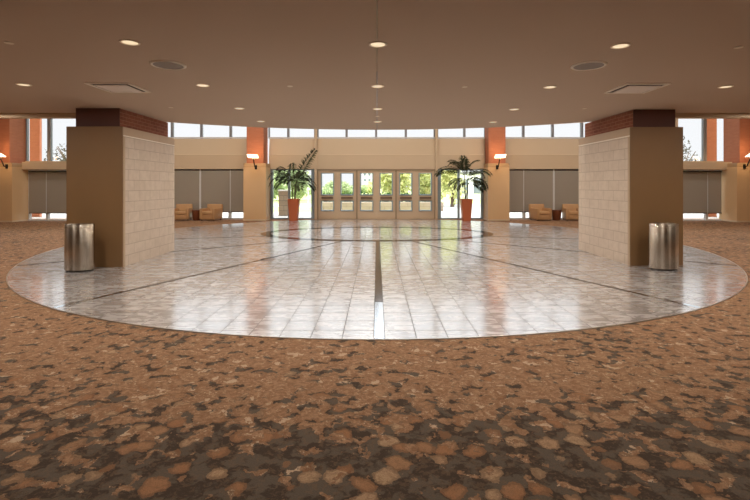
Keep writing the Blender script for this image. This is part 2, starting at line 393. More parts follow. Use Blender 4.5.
EC, EA, EB = 13.82, 3.62, 2.08           # dark oval band
mb = MB(); ns = 96
for i in range(ns):
    a0, a1 = 2*math.pi*i/ns, 2*math.pi*(i+1)/ns
    q = lambda a, k: ((EA-k)*math.cos(a), EC+(EB-k)*math.sin(a))
    mb.prism([q(a0, 0), q(a1, 0), q(a1, .3), q(a0, .3)], .0055, .0095)
struct(mb.build('trim_2', M['ring']), 'dark stone oval band set in the tile floor', 'floor inlay')
def circ_hit(a):
    """distance from the oval centre to the disc edge in direction a (measured from -y)"""
    dx, dy = math.sin(a), -math.cos(a); oy = EC-FC
    b_ = oy*dy; c_ = oy*oy-FR*FR
    return -b_+math.sqrt(b_*b_-c_)
n = 3
for deg in (-75, -50, -25, 0, 25, 50, 75):
    a = R(deg); L = circ_hit(a); dx, dy = math.sin(a), -math.cos(a)
    L0 = 1/math.sqrt((dx/EA)**2+(dy/EB)**2)+.02
    wd = .05 if deg == 0 else .036
    xo = .0225 if deg == 0 else 0
    def quad(s0, s1):
        ox, oy = -dy*wd, dx*wd
        return [(xo+dx*s0-ox, EC+dy*s0-oy), (xo+dx*s1-ox, EC+dy*s1-oy), (xo+dx*s1+ox, EC+dy*s1+oy), (xo+dx*s0+ox, EC+dy*s0+oy)]
    cut = {0: 1.35, 25: .9, -25: .75}.get(deg, .0)  # length of the outer end painted pale, imitating the bright window reflection
    where = {0: 'straight towards the entrance doors', 25: 'towards the right pillar bin', -25: 'towards the left pillar bin',
             50: 'ending just behind the right pillar', -50: 'ending just behind the left pillar', 75: 'far right', -75: 'far left'}[deg]
    o = MB().prism(quad(L0, L-cut-.01), .0055, .0085).build('trim_%d' % n, M['inlay' if deg == 0 else 'strip']); struct(o, 'dark inlaid floor strip running ' + where, 'floor strip'); n += 1
    if cut:
        o = MB().prism(quad(L-cut, L-.01), .0055, .0088).build('trim_%d' % n, M['plate']); struct(o, 'pale painted-in reflection at the outer end of the floor strip running ' + where, 'floor strip'); n += 1
fp = MB().box(-2.35, -2.06, 8.72, 9.0, .006, .0085, .001).build('floor_outlet_cover', M['pushbar'])
tag(fp, 'small dark square cover plate set flush in the tile floor', 'floor cover')

# ------------------------------------------------------------------ low ceiling with a round front edge
CR, CCY, CEY = 8.9, 2.4, 8.7
ex = math.sqrt(CR*CR-(CEY-CCY)**2)
for sgn, nm in ((-1, 'ceiling_left'), (1, 'ceiling_right')):
    arc = []
    a0 = math.asin(ex/CR)
    for i in range(41):
        a = a0*i/40
        arc.append((sgn*max(CR*math.sin(a), .006), CCY+CR*math.cos(a)))
    pts = [(sgn*.006, -7.2)]+arc+[(sgn*18.2, CEY), (sgn*18.2, -7.2)]
    struct(MB().prism(pts, CZ, 7.0).build(nm, M['ceiling']))
    struct(MB().box(min(sgn*5.9, sgn*18), max(sgn*5.9, sgn*18), CEY+.005, CEY+.16, CZ-.085, CZ+.35).build('trim_%d' % n, M['lip']),
           'cream soffit trim along the straight ceiling edge, %s side' % ('left' if sgn < 0 else 'right'), 'trim'); n += 1
struct(MB().box(-18.4, 18.4, -7.4, 20.3, 7.0, 7.2).build('ceiling_atrium', M['atrium']))
struct(MB().box(-18.4, -18, -7.2, 20.2, 0, 7).build('wall_left', M['wallp']))
struct(MB().box(18, 18.4, -7.2, 20.2, 0, 7).build('wall_right', M['wallp']))
struct(MB().box(-18, 18, -7.4, -7, 0, 2.93).build('wall_back', M['wallp']))
# far wall pieces
def W_(name, *b, m='panel'): return struct(MB().box(*b).build(name, M[m]))
W_('wall_far_header', -18, 18, WY, 20.0, 6.6, 7.0)
for s in (-1, 1):
    sd = 'left' if s < 0 else 'right'
    def bx(name, x0, x1, *r, m='panel'):
        a, b_ = s*x0, s*x1
        return W_(name, min(a, b_), max(a, b_), *r, m=m)
    bx('wall_far_%s_corner' % sd, 15.9, 18, 18.8, 20.0, 0, 6.6)
    bx('wall_far_%s_middle' % sd, 9.45, 12.65, 19.5, 19.95, 0, 3.60)
    bx('wall_far_%s_return' % sd, 12.65, 12.8, 18.7, 20.0, 0, 6.6)
    bx('wall_far_%s_sill' % sd, 12.8, 14.93, 18.5, 19.2, 2.18, 2.49, m='lip')
    bx('wall_far_%s_spandrel' % sd, 12.8, 15.18, 19.0, 19.2, 2.1, 2.5)

# sloped panels over the windows
def fascia(name, x0, x1, label):
    o = MB().profile_x([(WY+.15, 2.23), (19.52, 2.23), (19.52, 2.86), (19.535, 2.885), (19.66, 3.59), (WY+.15, 3.61)], x0, x1).build(name, M['panel'])
    return struct(o, label, 'wall panel')
fascia('wall_far_centre_panel', -2.665, 2.585, 'beige panel band above the six entrance doors')
fascia('wall_far_left_palm_panel', -4.80, -2.775, 'beige panel band above the window behind the left palm')
fascia('wall_far_right_palm_panel', 2.70, 4.80, 'beige panel band above the window behind the right palm')
fascia('wall_far_left_lounge_panel', -12.64, -5.68, 'beige panel band above the left lounge windows')
fascia('wall_far_right_lounge_panel', 5.68, 12.64, 'beige panel band above the right lounge windows')
for i, s in enumerate((-1, 1)):
    o = MB().box((2.64 if s > 0 else -2.72)-.05, (2.64 if s > 0 else -2.72)+.05, 19.48, WY+.1, 0, 6.6).build('trim_%d' % n, M['panel']); n += 1
    struct(o, 'tan vertical post on the %s side of the entrance doors' % ('left' if s < 0 else 'right'), 'post')

# ------------------------------------------------------------------ windows
wn = 1
def window(x0, x1, y, z0, z1, muls, label, frame='frame', fw=.05, sill='white', d=.12, transom=None, edge=.05):
    global wn
    e = empty('window_%d' % wn, ((x0+x1)/2, y, z0)); struct(e, label, 'window'); wn += 1
    cx = (x0+x1)/2
    mb = MB()
    for x in muls: mb.box(x-cx-fw, x-cx+fw, -d/2, d/2, 0, z1-z0)
    for x in (x0+edge/2, x1-edge/2): mb.box(x-cx-edge/2, x-cx+edge/2, -d/2, d/2, 0, z1-z0)
    mb.box(x0-cx, x1-cx, -d/2+.002, d/2-.002, z1-z0-.05, z1-z0)
    if transom: mb.box(x0-cx, x1-cx, -d/2+.004, d/2-.004, transom-z0-.03, transom-z0+.03)
    mb.build('window_frame', M[frame], e)
    MB().box(x0-cx, x1-cx, -d/2-.02, d/2-.002, 0, .055).build('window_sill', M[sill], e)
    MB().box(x0-cx+.02, x1-cx-.02, .035, .043, .03, z1-z0-.02).build('glass', M['glass'], e)
    return e
g = 1.312
window(-2.67, 2.59, WY+.05, 3.61, 6.6, [-g-.05, -.04, g-.02], 'clerestory window above the entrance doors')
window(-4.86, -2.77, WY+.05, 3.61, 6.6, [-2*g-g-.04], 'clerestory window above the left palm')
window(2.69, 4.86, WY+.05, 3.61, 6.6, [3*g-.02], 'clerestory window above the right palm')
window(-12.64, -5.66, WY+.05, 3.61, 6.6, [-5*g, -6*g, -7*g, -8*g, -9*g], 'clerestory window above the left lounge chairs')
window(5.66, 12.64, WY+.05, 3.61, 6.6, [5*g-.0, 6*g, 7*g, 8*g, 9*g], 'clerestory window above the right lounge chairs', fw=.05)
for s in (-1, 1):
    a, b_ = sorted((s*12.8, s*15.2))
    window(a, b_, 19.1, 2.5, 6.6, [s*14.2], 'tall upper window at the far %s showing a bare treetop' % ('left' if s < 0 else 'right'), fw=.075, sill='lip')
    a, b_ = sorted((s*12.8, s*14.90))
    window(a, b_, 18.86, .0, 2.18, [s*14.1], 'low window with two grey shades at the far %s' % ('left' if s < 0 else 'right'), frame='white', fw=.05)
    a, b_ = sorted((s*5.72, s*9.45))
    window(a, b_, 19.66, .0, 2.23, [s*5*g, s*6*g, s*7*g], 'window behind the %s lounge chairs' % ('left' if s < 0 else 'right'), frame='white', fw=.06)
    a, b_ = (2.69, 4.80) if s > 0 else (-4.80, -2.77)
    window(a, b_, 19.66, .0, 2.23, [s*(3.92 if s < 0 else 3.64)], 'tall glass window behind the %s palm' % ('left' if s < 0 else 'right'), frame='bluegrey', fw=.045, sill='bluegrey', edge=.16, d=.16)

# roller shades: every one a thing
def shade(x0, x1, y, z0, z1, label):
    e = empty('roller_shade', ((x0+x1)/2, y, z0)); tag(e, label, 'roller shade', 'grey roller shades on the lower windows')
    w = (x1-x0)/2
    mb = MB(); k = 14
    for i in range(1):
        mb.box(-w+.02, w-.02, -.002, .002, .02, z1-z0-.03)
    mb.build('shade_fabric', M['shade'], e)
    MB().box(-w+.015, w-.015, -.012, .012, -.005, .028, .004).build('hem_bar', M['darkm'], e)
    MB().tube([(-w+.01, .01, z1-z0-.03), (w-.01, .01, z1-z0-.03)], .028, 12).build('roller_tube', M['darkm'], e)
for s, sd in ((-1, 'left'), (1, 'right')):
    def sh(a, b_, y, z0, z1, lab):
        a, b_ = sorted((s*a, s*b_)); shade(a, b_, y, z0, z1, lab)
    bp = 'left' if s < 0 else 'right'
    sh(5.73, 5*g-.03, 19.58, .31, 2.22, 'narrow grey roller shade between the %s brick pier and the wide shades' % bp)
    sh(5*g-.03, 6*g-.025, 19.58, .31, 2.22, 'wide grey roller shade behind the %s armchair nearest the doors' % bp)
    sh(6*g+.02, 7*g+.2, 19.58, .31, 2.22, 'wide grey roller shade partly hidden by the %s block pillar' % bp)
    sh(14.1, 14.86 if s < 0 else 14.70, 18.76, .31, 2.12, 'narrow grey roller shade beside the outermost %s tan pier' % bp)
    sh(12.82, 14.1, 18.76, .31, 2.12, 'grey roller shade just outside the %s block pillar, under the bare treetop' % bp)

# ------------------------------------------------------------------ entrance doors
dn = 1; LW = .870; DX = -2.635
for i in range(6):
    x0 = DX+i*LW
    e = empty('door_%d' % dn, (x0+LW/2, 19.62, 0)); dn += 1
    struct(e, ['outermost left entrance door, next to the left palm window', 'second entrance door from the left', 'entrance door just left of the middle',
               'entrance door just right of the middle', 'second entrance door from the right', 'outermost right entrance door, next to the right palm window'][i], 'door')
    w = LW/2-.0006; g0 = .295; t0, t1, t2, t3 = .36, .83, 1.06, 2.06
    mb = MB()
    mb.box(-w, -g0, -.03, .03, .02, 2.16); mb.box(g0, w, -.03, .03, .02, 2.16)
    for a, b_ in ((.02, t0), (t1, t2), (t3, 2.16)): mb.box(-g0, g0, -.03, .03, a, b_)
    mb.build('door_leaf', M['door'], e)
    for a, b_, nm in ((t0, t1, 'lower_glass'), (t2, t3, 'upper_glass')):
        gp = MB().box(-g0+.01, g0-.01, .005, .013, a+.01, b_-.01).build(nm, M['glass'], e)
        mb = MB()
        mb.box(-g0, -g0+.045, -.06, .10, a, b_); mb.box(g0-.045, g0, -.06, .10, a, b_)
        mb.box(-g0+.045, g0-.045, -.06, .10, a, a+.045); mb.box(-g0+.045, g0-.045, -.06, .10, b_-.03, b_)
        mb.build('glazing_bead', M['bluegrey'], gp)
    mb = MB().box(-.26, .26, -.13, -.09, .915, .985, .008); mb.box(-.25, -.21, -.1, -.03, .925, .975); mb.box(.21, .25, -.1, -.03, .925, .975)
    mb.build('push_bar', M['pushbar'], e)
mb = MB()
mb.box(-2.67, 2.59, 19.54, 19.72, 2.165, 2.23)
for i in (0, 2, 4, 6): mb.box(DX+i*LW-.035, DX+i*LW+.035, 19.535, 19.72, 0, 2.165)
struct(mb.build('door_frame', M['rail']), 'brown metal frame around the six entrance doors', 'door frame')
struct(MB().box(-4.8, 4.8, 19.5, 19.9, 0.0, .019).build('trim_%d' % n, M['rail']), 'brown threshold along the foot of the entrance doors', 'threshold'); n += 1

# ------------------------------------------------------------------ brick and panel piers on the window wall
def pier(x0, x1, yb, yf, y1, h, bx0, bx1, label):
    c = (x0+x1)/2
    e = empty('wall_pier', (c, yf, 0)); struct(e, label, 'pier')
    mb = MB().box(x0-c, x1-c, 0, y1-yf, 0, h-.18); mb.box(x0-c, x1-c, .012, y1-yf, h-.18, h-.165)
    mb.build('panel_base', M['pierp'], e)
    MB().box(x0-c, x1-c, 0, y1-yf, h-.165, h, .012).build('panel_cap', M['piercap'], e)
    MB().box(bx0-c, bx1-c, yb-yf, y1+.1-yf, h+.001, 6.99).build('brick_shaft', M['brick'], e)
    MB().box(x0-c-.01, x1-c+.01, -.012, y1-yf, 0, .06).build('base_strip', M['panel'], e)
    return e
pier(-5.71, -4.74, 19.0, 18.8, 19.66, 2.45, -5.63, -4.905, 'orange brick and tan panel pier between the left palm window and the left armchairs')
pier(4.74, 5.66, 19.0, 18.8, 19.66, 2.45, 4.82, 5.55, 'orange brick and tan panel pier between the right palm window and the right armchairs')
pier(-15.95, -14.93, 18.2, 18.0, 18.95, 2.43, -15.9, -15.2, 'brick and tan panel pier at the far left edge')
pier(14.93-.2, 15.95, 18.2, 18.0, 18.95, 2.43, 15.0, 15.9, 'brick and tan panel pier at the far right edge')

# sconces
def sconce(x, y, z, s, label):
    e = empty('wall_sconce', (x, y, z)); tag(e, label, 'wall lamp', 'angled glowing wall lamps on the brick piers')
    # tilted glowing plate leaning out over the pier cap
    mt = Matrix.Translation((s*.02, -.42, .45)) @ Matrix.Rotation(R(-22), 4, 'X') @ Matrix.Rotation(s*R(-6), 4, 'Z')
    MB().box(-.22, .22, -.15, .15, -.012, .012, .005, mt).build('glass_plate', M['lampglow'], e)
    MB().box(-.225, .225, -.155, .155, .013, .022, .003, mt).build('lamp_hood', M['trimw'], e)
    MB().tube([(0, -.02, 0), (s*.02, -.12, .02), (s*.03, -.2, .2), (s*.03, -.3, .36)], .022, 10).build('stem', M['darkm'], e, True)
    mb = MB(); 
    for k in (-1, 1): mb.tube([(s*.03+k*.02, -.28, .32), (s*.02+k*.07, -.36, .42)], .014, 8)
    mb.build('arm', M['trimw'], e, True)
    MB().box(-.05, .05, -.03, .0, -.08, .1, .01).build('back_plate', M['darkm'], e)
    L = bpy.data.lights.new('lamp_bulb', 'AREA'); L.shape = 'RECTANGLE'; L.size = .4; L.size_y = .34; L.energy = 4; L.color = (1, .62, .3)
    lo = bpy.data.objects.new('lamp_bulb', L); COL.objects.link(lo); lo.parent = e; lo.location = (s*.02, -.42, .40); lo.rotation_euler = (R(25), 0, 0)
    L2 = bpy.data.lights.new('lamp_bulb', 'AREA'); L2.size = .34; L2.energy = 5.5; L2.color = (1, .6, .28)
    lo = bpy.data.objects.new('lamp_bulb', L2); COL.objects.link(lo); lo.parent = e; lo.location = (s*.02, -.36, .52); lo.rotation_euler = (R(150), 0, 0)
sconce(-5.17, 18.8, 2.27, -1, 'glowing wall lamp on the pier beside the left palm')
sconce(5.13, 18.8, 2.27, 1, 'glowing wall lamp on the pier beside the right palm')
sconce(-15.14, 18.0, 2.27, -1, 'glowing wall lamp cut off by the left edge of the photo')
sconce(15.02, 18.0, 2.27, 1, 'glowing wall lamp cut off by the right edge of the photo')

# ------------------------------------------------------------------ the two big square pillars
def pillar(x0, x1, y0, y1, top, s, label):
    """s: +1 when the block-faced side looks towards +x"""
    c, cy = (x0+x1)/2, y0
    e = empty('pillar', (c, cy, 0)); struct(e, label, 'pillar')
    a, b_, d = x0-c, x1-c, y1-y0
    t = .1                                                  # thickness of the block facing
    (bx0, bx1) = (b_-t, b_) if s > 0 else (a, a+t)
    (px0, px1) = (a, b_-t) if s > 0 else (a+t, b_)
    MB().box(px0, px1, .03, d, 0, top).build('core', M['pillar'], e)
    MB().box(a, b_, 0, .03, 0, top, .004).build('front_panel', M['pillar'], e)
    MB().box(bx0, bx1, .031, d, 0, top-.17).build('block_wall', M['block'], e)
    cm = MB(); z0 = top-.155
    seg_n = 3
    for i in range(seg_n): cm.box(bx0, bx1, d*i/seg_n+(.003 if i else .031), d*(i+1)/seg_n, z0, top)
    cm.build('cap_stone', M['capstone'], e)
    MB().box(bx0+.002*s, bx1+.003*s, .032, d+.002, top-.172, top-.153).build('cap_joint', M['whitejoint'], e)
    cmr = MB().box(bx1-.02 if s > 0 else bx0-.004, bx1+.004 if s > 0 else bx0+.02, .032, .09, 0, top-.175).build('corner_trim', M['capstone'], e)
    na, nb = (a+.11, b_-.10) if s > 0 else (a+.10, b_-.085)
    MB().box(na, nb, .1, d-.1, top+.001, CZ-.001).build('brick_neck', M['redbrick'], e)
    MB().box(na+.004, nb-.004, .088, .1, top+.001, CZ-.001).build('neck_panel', M['darkbrick'], e)
    return e
pillar(-5.685, -4.66, 8.05, 10.12, 2.58, 1, 'left square pillar, brown front and pale block side, behind a steel bin')
pillar(4.72, 5.70, 8.19, 10.30, 2.59, -1, 'right square pillar, brown front and pale block side, behind a steel bin')

# steel bins
def bin_(x, y, label):
    e = empty('trash_bin', (x, y, .009)); tag(e, label, 'trash can', 'steel trash bins in front of the pillars')
    def oval(prof, nm, m):
        mb = MB().lathe(prof, seg=72, close=False)
        for v in mb.bm.verts: v.co.y = max(v.co.y*.66, -1) if v.co.y < 0 else v.co.y*.5
        mb.build(nm, M[m], e, True)
    oval([(.0, .022), (.248, .022), (.25, .026), (.25, .812), (.247, .816), (.236, .816), (.234, .806), (.234, .5), (0, .5)], 'bin_body', 'steel')
    oval([(.0, 0.), (.228, 0.), (.228, .024), (0, .024)], 'base_ring', 'darkm')
    oval([(.2505, .76), (.2525, .763), (.2525, .767), (.2505, .77)], 'rim_band', 'steel')
bin_(-5.22, 7.73, 'brushed steel cylinder trash bin standing in front of the left pillar')
bin_(5.12, 7.86, 'brushed steel cylinder trash bin standing in front of the right pillar')

# ------------------------------------------------------------------ lounge furniture
def armchair():
    e = empty('armchair')
    W2, D2 = .34, .37
    for s in (-1, 1):
        MB().box(min(s*W2, s*(W2-.12)), max(s*W2, s*(W2-.12)), -D2, D2-.1, .05, .52, .03).build('arm', M['leather'], e, True)
    MB().box(-W2+.115, W2-.115, -D2+.01, D2-.1, .05, .27, .015).build('base', M['leather'], e, True)
    MB().box(-W2+.118, W2-.118, -D2-.015, D2-.2, .272, .40, .035).build('seat_cushion', M['leather2'], e, True)
    mt = Matrix.Translation((0, .28, .05)) @ Matrix.Rotation(R(-7), 4, 'X')
    MB().box(-W2+.005, W2-.005, -.09, .08, 0, .64, .035, mt).build('backrest', M['leather2'], e, True)
    for sx in (-1, 1):
        for sy in (-1, 1):
            MB().lathe([(.018, 0), (.024, .055)], sx*(W2-.06), sy*(D2-.08), 12).build('leg', M['darkm'], e, True)
    return e
proto = armchair(); remember(proto)
chairs = [(-7.17, 19.02, 8, 'tan armchair between the left side table and the left pier'),
          (-8.41, 19.02, -10, 'tan armchair half hidden behind the left block pillar'),
          (7.06, 19.02, -8, 'tan armchair between the right pier and the right side table'),
          (8.44, 19.02, 10, 'tan armchair half hidden behind the right block pillar')]
for i, (x, y, rz, lab) in enumerate(chairs):
    o = proto if i == 0 else copy_tree(proto)
    rz = -rz if x < 0 else -rz
    o.location = (x, y, 0); o.rotation_euler = (0, 0, R(rz))
    tag(o, lab, 'armchair', 'tan lounge armchairs by the shaded windows')
def side_table():
    e = empty('side_table')
    MB().lathe([(.155, 0), (.16, .01), (.195, .25), (.205, .41), (.205, .415)], seg=40).build('drum_base', M['wood'], e, True)
    MB().lathe([(.19, .416), (.212, .418), (.214, .425), (.214, .438), (.208, .443)], seg=40).build('tabletop', M['wood'], e, True)
    return e
st = side_table(); st.location = (-7.78, 19.0, 0); remember(st)
tag(st, 'dark wooden drum side table between the left armchairs', 'side table', 'drum side tables between the armchairs')
s2 = copy_tree(st); s2.location = (7.75, 19.0, 0); s2['label'] = 'dark wooden drum side table between the right armchairs'

# ------------------------------------------------------------------ potted palms
def frond(mb_r, base, az, el, L, droop, rng, ll=.3, n=36, roll=0):
    """one arching palm frond: rachis and narrow folded leaflets in the same mesh"""
    p = Vector(base); d = Vector((math.cos(az)*math.cos(el), math.sin(az)*math.cos(el), math.sin(el)))
    pts = [p.copy()]; dirs = [d.copy()]
    for i in range(n):
        d = (d+Vector((0, 0, -droop/n*(.4+1.4*i/n)))).normalized()
        p = p+d*L/n; pts.append(p.copy()); dirs.append(d.copy())
    mb_r.tube(pts[::3]+([pts[-1]] if n % 3 else []), [.009-.007*i/(n/3) for i in range(len(pts[::3])+(1 if n % 3 else 0))], 6)
    bm = mb_r.bm
    for i in range(int(n*.22), n+1):
        t = i/n; l = ll*(.45+.75*math.sin(math.pi*min(1, .15+t*.8)))
        for s in (-1, 1):
            side = dirs[i].cross(Vector((0, 0, 1)))
            if side.length < .1: side = Vector((1, 0, 0))
            side = side.normalized()*s
            side = Matrix.Rotation(roll, 3, dirs[i]) @ side
            ang = .75+.25*rng.random()
            out = (dirs[i]*math.cos(ang)+side*math.sin(ang)+Vector((0, 0, .05+.12*rng.random()))).normalized()
            b0 = pts[i]; wv = dirs[i].cross(out).cross(out).normalized()*(.013+.006*rng.random())*(1.4 if roll > 1.2 else 1)
            q1 = b0+out*l*.45; q2 = q1+(out+Vector((0, 0, -.5-.5*rng.random()))).normalized()*l*.55
            nrm = Vector((0, 0, .006))
            vv = [bm.verts.new(v) for v in (b0, q1+wv, q2, q1-wv, q1-nrm)]
            bm.faces.new((vv[0], vv[1], vv[4])); bm.faces.new((vv[1], vv[2], vv[4]))
            bm.faces.new((vv[2], vv[3], vv[4])); bm.faces.new((vv[3], vv[0], vv[4]))

def potted_palm(x, y, stems, fronds, label, seed):
    rng = random.Random(seed)
    e = empty('potted_palm', (x, y, .009)); tag(e, label, 'potted palm', 'potted palms beside the entrance doors')
    def taper(h0, h1, w0, w1, bev):
        mb = MB().box(-.5, .5, -.5, .5, 0, 1)
        for v in mb.bm.verts:
            w = w0 if v.co.z < .5 else w1; v.co = Vector((v.co.x*w, v.co.y*w, h0 if v.co.z < .5 else h1))
        es = [ed for ed in mb.bm.edges if abs(ed.verts[0].co.z-ed.verts[1].co.z) > .1]
        bmesh.ops.bevel(mb.bm, geom=es, offset=bev, segments=3, affect='EDGES')
        return mb
    mb = taper(0, .93, .33, .465, .03)
    top = max((f for f in mb.bm.faces if f.normal.z > .9 or f.calc_center_median().z > .92), key=lambda f: f.calc_center_median().z)
    r = bmesh.ops.inset_individual(mb.bm, faces=[top], thickness=.03)
    r = bmesh.ops.extrude_face_region(mb.bm, geom=[top])
    for v in [g_ for g_ in r['geom'] if isinstance(g_, bmesh.types.BMVert)]: v.co.z -= .09
    bmesh.ops.delete(mb.bm, geom=[top], context='FACES_ONLY') if top.is_valid else None
    pl = mb.build('planter', M['pot'], e)
    MB().box(-.19, .19, -.19, .19, .80, .855, .01).build('soil', M['soil'], pl)
    for (sx, sy, tx, ty, h, r_) in stems:
        k = 6; pts = [(sx+(tx-sx)*(i/k)**1.3, sy+(ty-sy)*i/k, .84+h*i/k) for i in range(k+1)]
        MB().tube(pts, [r_*(1-.35*i/k) for i in range(k+1)], 10).build('trunk', M['stem'], e, True)
    for (bi, az, el, L, dr) in fronds:
        sx, sy, tx, ty, h, r_ = stems[bi]
        mb = MB(); frond(mb, (tx, ty, .84+h-.03), R(az), R(el), L, dr, rng, .28, roll=R(75 if L > 1.6 else rng.uniform(-55, 55)))
        mb.build('frond', M['palm'], e)
    return e
potted_palm(-3.53, 18.70, [(-.05, .02, -.10, .0, .86, .026), (.05, -.03, .09, -.03, .78, .024), (.02, .06, .03, .08, .66, .02)],
    [(0, 178, 55, 1.25, 2.3), (0, 200, 35, 1.1, 2.0), (0, 160, 70, 1.0, 2.4), (0, 240, 50, 1.0, 2.2), (0, 100, 75, .95, 1.5), (0, 190, 15, .8, 1.6),
     (1, 8, 66, 1.62, .5), (1, 350, 35, 1.1, 2.0), (1, 330, 55, 1.0, 2.2), (1, 20, 20, .95, 1.7), (1, 280, 60, .9, 2.2), (1, 70, 65, .9, 1.8),
     (2, 130, 50, .95, 2.0), (2, 40, 60, .95, 2.2), (2, 215, 65, 1.0, 2.6), (2, 300, 30, .8, 1.8)],
    'palm in a tall orange planter with one long frond reaching up, left of the doors', 3)
potted_palm(3.76, 18.55, [(-.03, .02, -.08, .02, 1.12, .028), (.05, -.02, .04, -.02, .92, .024), (.0, .06, .10, .05, .74, .02)],
    [(0, 182, 42, 1.4, 1.9), (0, 170, 30, 1.2, 1.2), (0, 95, 82, .82, .8), (0, 210, 62, 1.1, 2.0), (0, 265, 72, .8, 1.2), (0, 140, 68, 1.0, 1.8), (0, 340, 68, .9, 1.5),
     (1, 338, 52, 1.15, 1.9), (1, 325, 28, .9, 2.0), (1, 320, 55, 1.0, 2.4), (1, 190, 15, .9, 1.3), (1, 60, 70, .8, 2.1),
     (2, 335, 8, .75, 1.3), (2, 215, 25, .85, 1.8), (2, 340, 40, .95, 2.4), (2, 290, 45, .8, 2.2)],
    'bushy symmetrical palm in a tall orange planter right of the entrance doors', 8)

# ------------------------------------------------------------------ ceiling fittings
def downlight():
    e = empty('ceiling_downlight')
    MB().lathe([(.072, .0), (.074, -.008), (.092, -.008), (.094, -.001), (.094, .0)], seg=40, close=False).build('trim_ring', M['trimw'], e, True)
    MB().lathe([(0, -.003), (.073, -.003), (.073, -.001), (0, -.001)], seg=40, close=False).build('lens', M['lens'], e)
    return e
ROWS = [4.45, 6.33, 8.2, 9.85]
rown = ['nearest the camera', 'second from the camera', 'third from the camera', 'farthest from the camera']
spots = [(0.01, y, 'round ceiling downlight on the centre seam, ' + rown[i]) for i, y in enumerate(ROWS)]
spots += [(x+(-1 if x < 0 else 1)*(.0, .02, .08, .12)[i], y+(.05 if x > 0 else -.06), 'round ceiling downlight in the row just %s of the centre seam, %s' % ('left' if x < 0 else 'right', rown[i]))
          for x in (-2.465, 2.49) for i, y in enumerate(ROWS)]
spots += [(-5.0, 6.23, 'lone round ceiling downlight at the far left, outside the square vent'), (5.04, 6.36, 'lone round ceiling downlight at the far right, outside the square vent')]
dl = downlight(); remember(dl)
DL_E, DL_C = 19., (1., .92, .80)
def lamp(x, y, en, size=.14, z=CZ-.02, col=DL_C):
    L = bpy.data.lights.new('ceiling_area_light', 'AREA'); L.shape = 'DISK'; L.size = size; L.energy = en; L.color = col
    o = bpy.data.objects.new('ceiling_area_light', L); COL.objects.link(o); o.location = (x, y, z)
for i, (x, y, lab) in enumerate(spots):
    o = dl if i == 0 else copy_tree(dl)
    o.location = (x, y, CZ-.0005); tag(o, lab, 'downlight', 'round ceiling downlights')
    lamp(x, y, DL_E)
for y in (.7, 2.6):  # unseen lights added without fixtures, continuing the downlight rows out of view
    for x in (-7.5, -5, -2.5, 0, 2.5, 5, 7.5): lamp(x, y, DL_E*(.4 if y > 2 else .2))
for y in (4.45,):
    for x in (-5, 5, -7.5, 7.5): lamp(x, y, DL_E)
for y in (6.33, 8.2):
    for x in (-7.5, 7.5, -10, 10): lamp(x, y, DL_E)
for y in (11.8, 15.2):                                         # unseen fill lights added under the atrium ceiling, without fixtures
    for x in (-11, -5.5, 0, 5.5, 11): lamp(x, y+.6, 100, .4, 6.95, (1, .93, .84))

def sprinkler():
    return MB().lathe([(0, 0), (.036, 0), (.041, -.004), (.041, -.007), (.0, -.008)], seg=28, close=False).build('ceiling_sprinkler_cover', M['sprink'], None, True)
sp = sprinkler()
sps = [(-3.68, 4.4, 'small white ceiling disc near the left edge of the photo'), (3.73, 4.54, 'small white ceiling disc near the right edge of the photo'),
       (-1.25, 6.32, 'small white ceiling disc left of the centre seam'), (1.27, 6.36, 'small white ceiling disc right of the centre seam'),
       (-3.77, 8.05, 'small white ceiling disc beside the left pillar neck'), (3.85, 8.16, 'small white ceiling disc beside the right pillar neck'),
       (.01, 9.09, 'small white ceiling disc on the centre seam between two downlights')]
for i, (x, y, lab) in enumerate(sps):
    o = sp if i == 0 else sp.copy()
    if i: COL.objects.link(o)
    o.location = (x, y, CZ-.0005); tag(o, lab, 'sprinkler cover', 'small white ceiling discs')
def speaker(x, y, label):
    e = empty('ceiling_speaker', (x, y, CZ-.0005)); tag(e, label, 'ceiling speaker', 'round ceiling speakers')
    MB().lathe([(.168, 0), (.168, -.012), (.185, -.016), (.196, -.008), (.198, 0)], seg=56, close=False).build('rim', M['trimw'], e, True)
    MB().lathe([(0, -.012), (.12, -.011), (.168, -.007), (.168, 0), (0, 0)], seg=56, close=False).build('grille', M['grille'], e, True)
speaker(-2.47, 5.21, 'large round ceiling speaker beside the left vent')
speaker(2.52, 5.24, 'large round ceiling speaker beside the right vent')
def vent(x, y, label):
    e = empty('ceiling_vent', (x, y, CZ-.0005)); tag(e, label, 'ceiling vent', 'square ceiling vents')
    w = .31
    mb = MB()
    for s in (-1, 1):
        mb.box(min(s*w, s*(w-.04)), max(s*w, s*(w-.04)), -w, w, -.014, 0); mb.box(-w+.04, w-.04, min(s*w, s*(w-.04)), max(s*w, s*(w-.04)), -.014, 0)
    mb.build('vent_frame', M['trimw'], e)
    MB().box(-w+.04, w-.04, -w+.04, w-.04, -.003, 0).build('backing', M['ventdark'], e)
    MB().box(-w+.085, w-.085, -w+.085, w-.085, -.022, -.012, .004).build('baffle_plate', M['vent'], e)
    for sx in (-1, 1):
        for sy in (-1, 1): MB().box(sx*.15-.01, sx*.15+.01, sy*.15-.01, sy*.15+.01, -.013, -.002).build('hanger', M['ventdark'], e)
vent(-3.76, 6.42, 'square ceiling vent between the left speaker and the left pillar')
vent(3.80, 6.46, 'square ceiling vent between the right speaker and the right pillar')

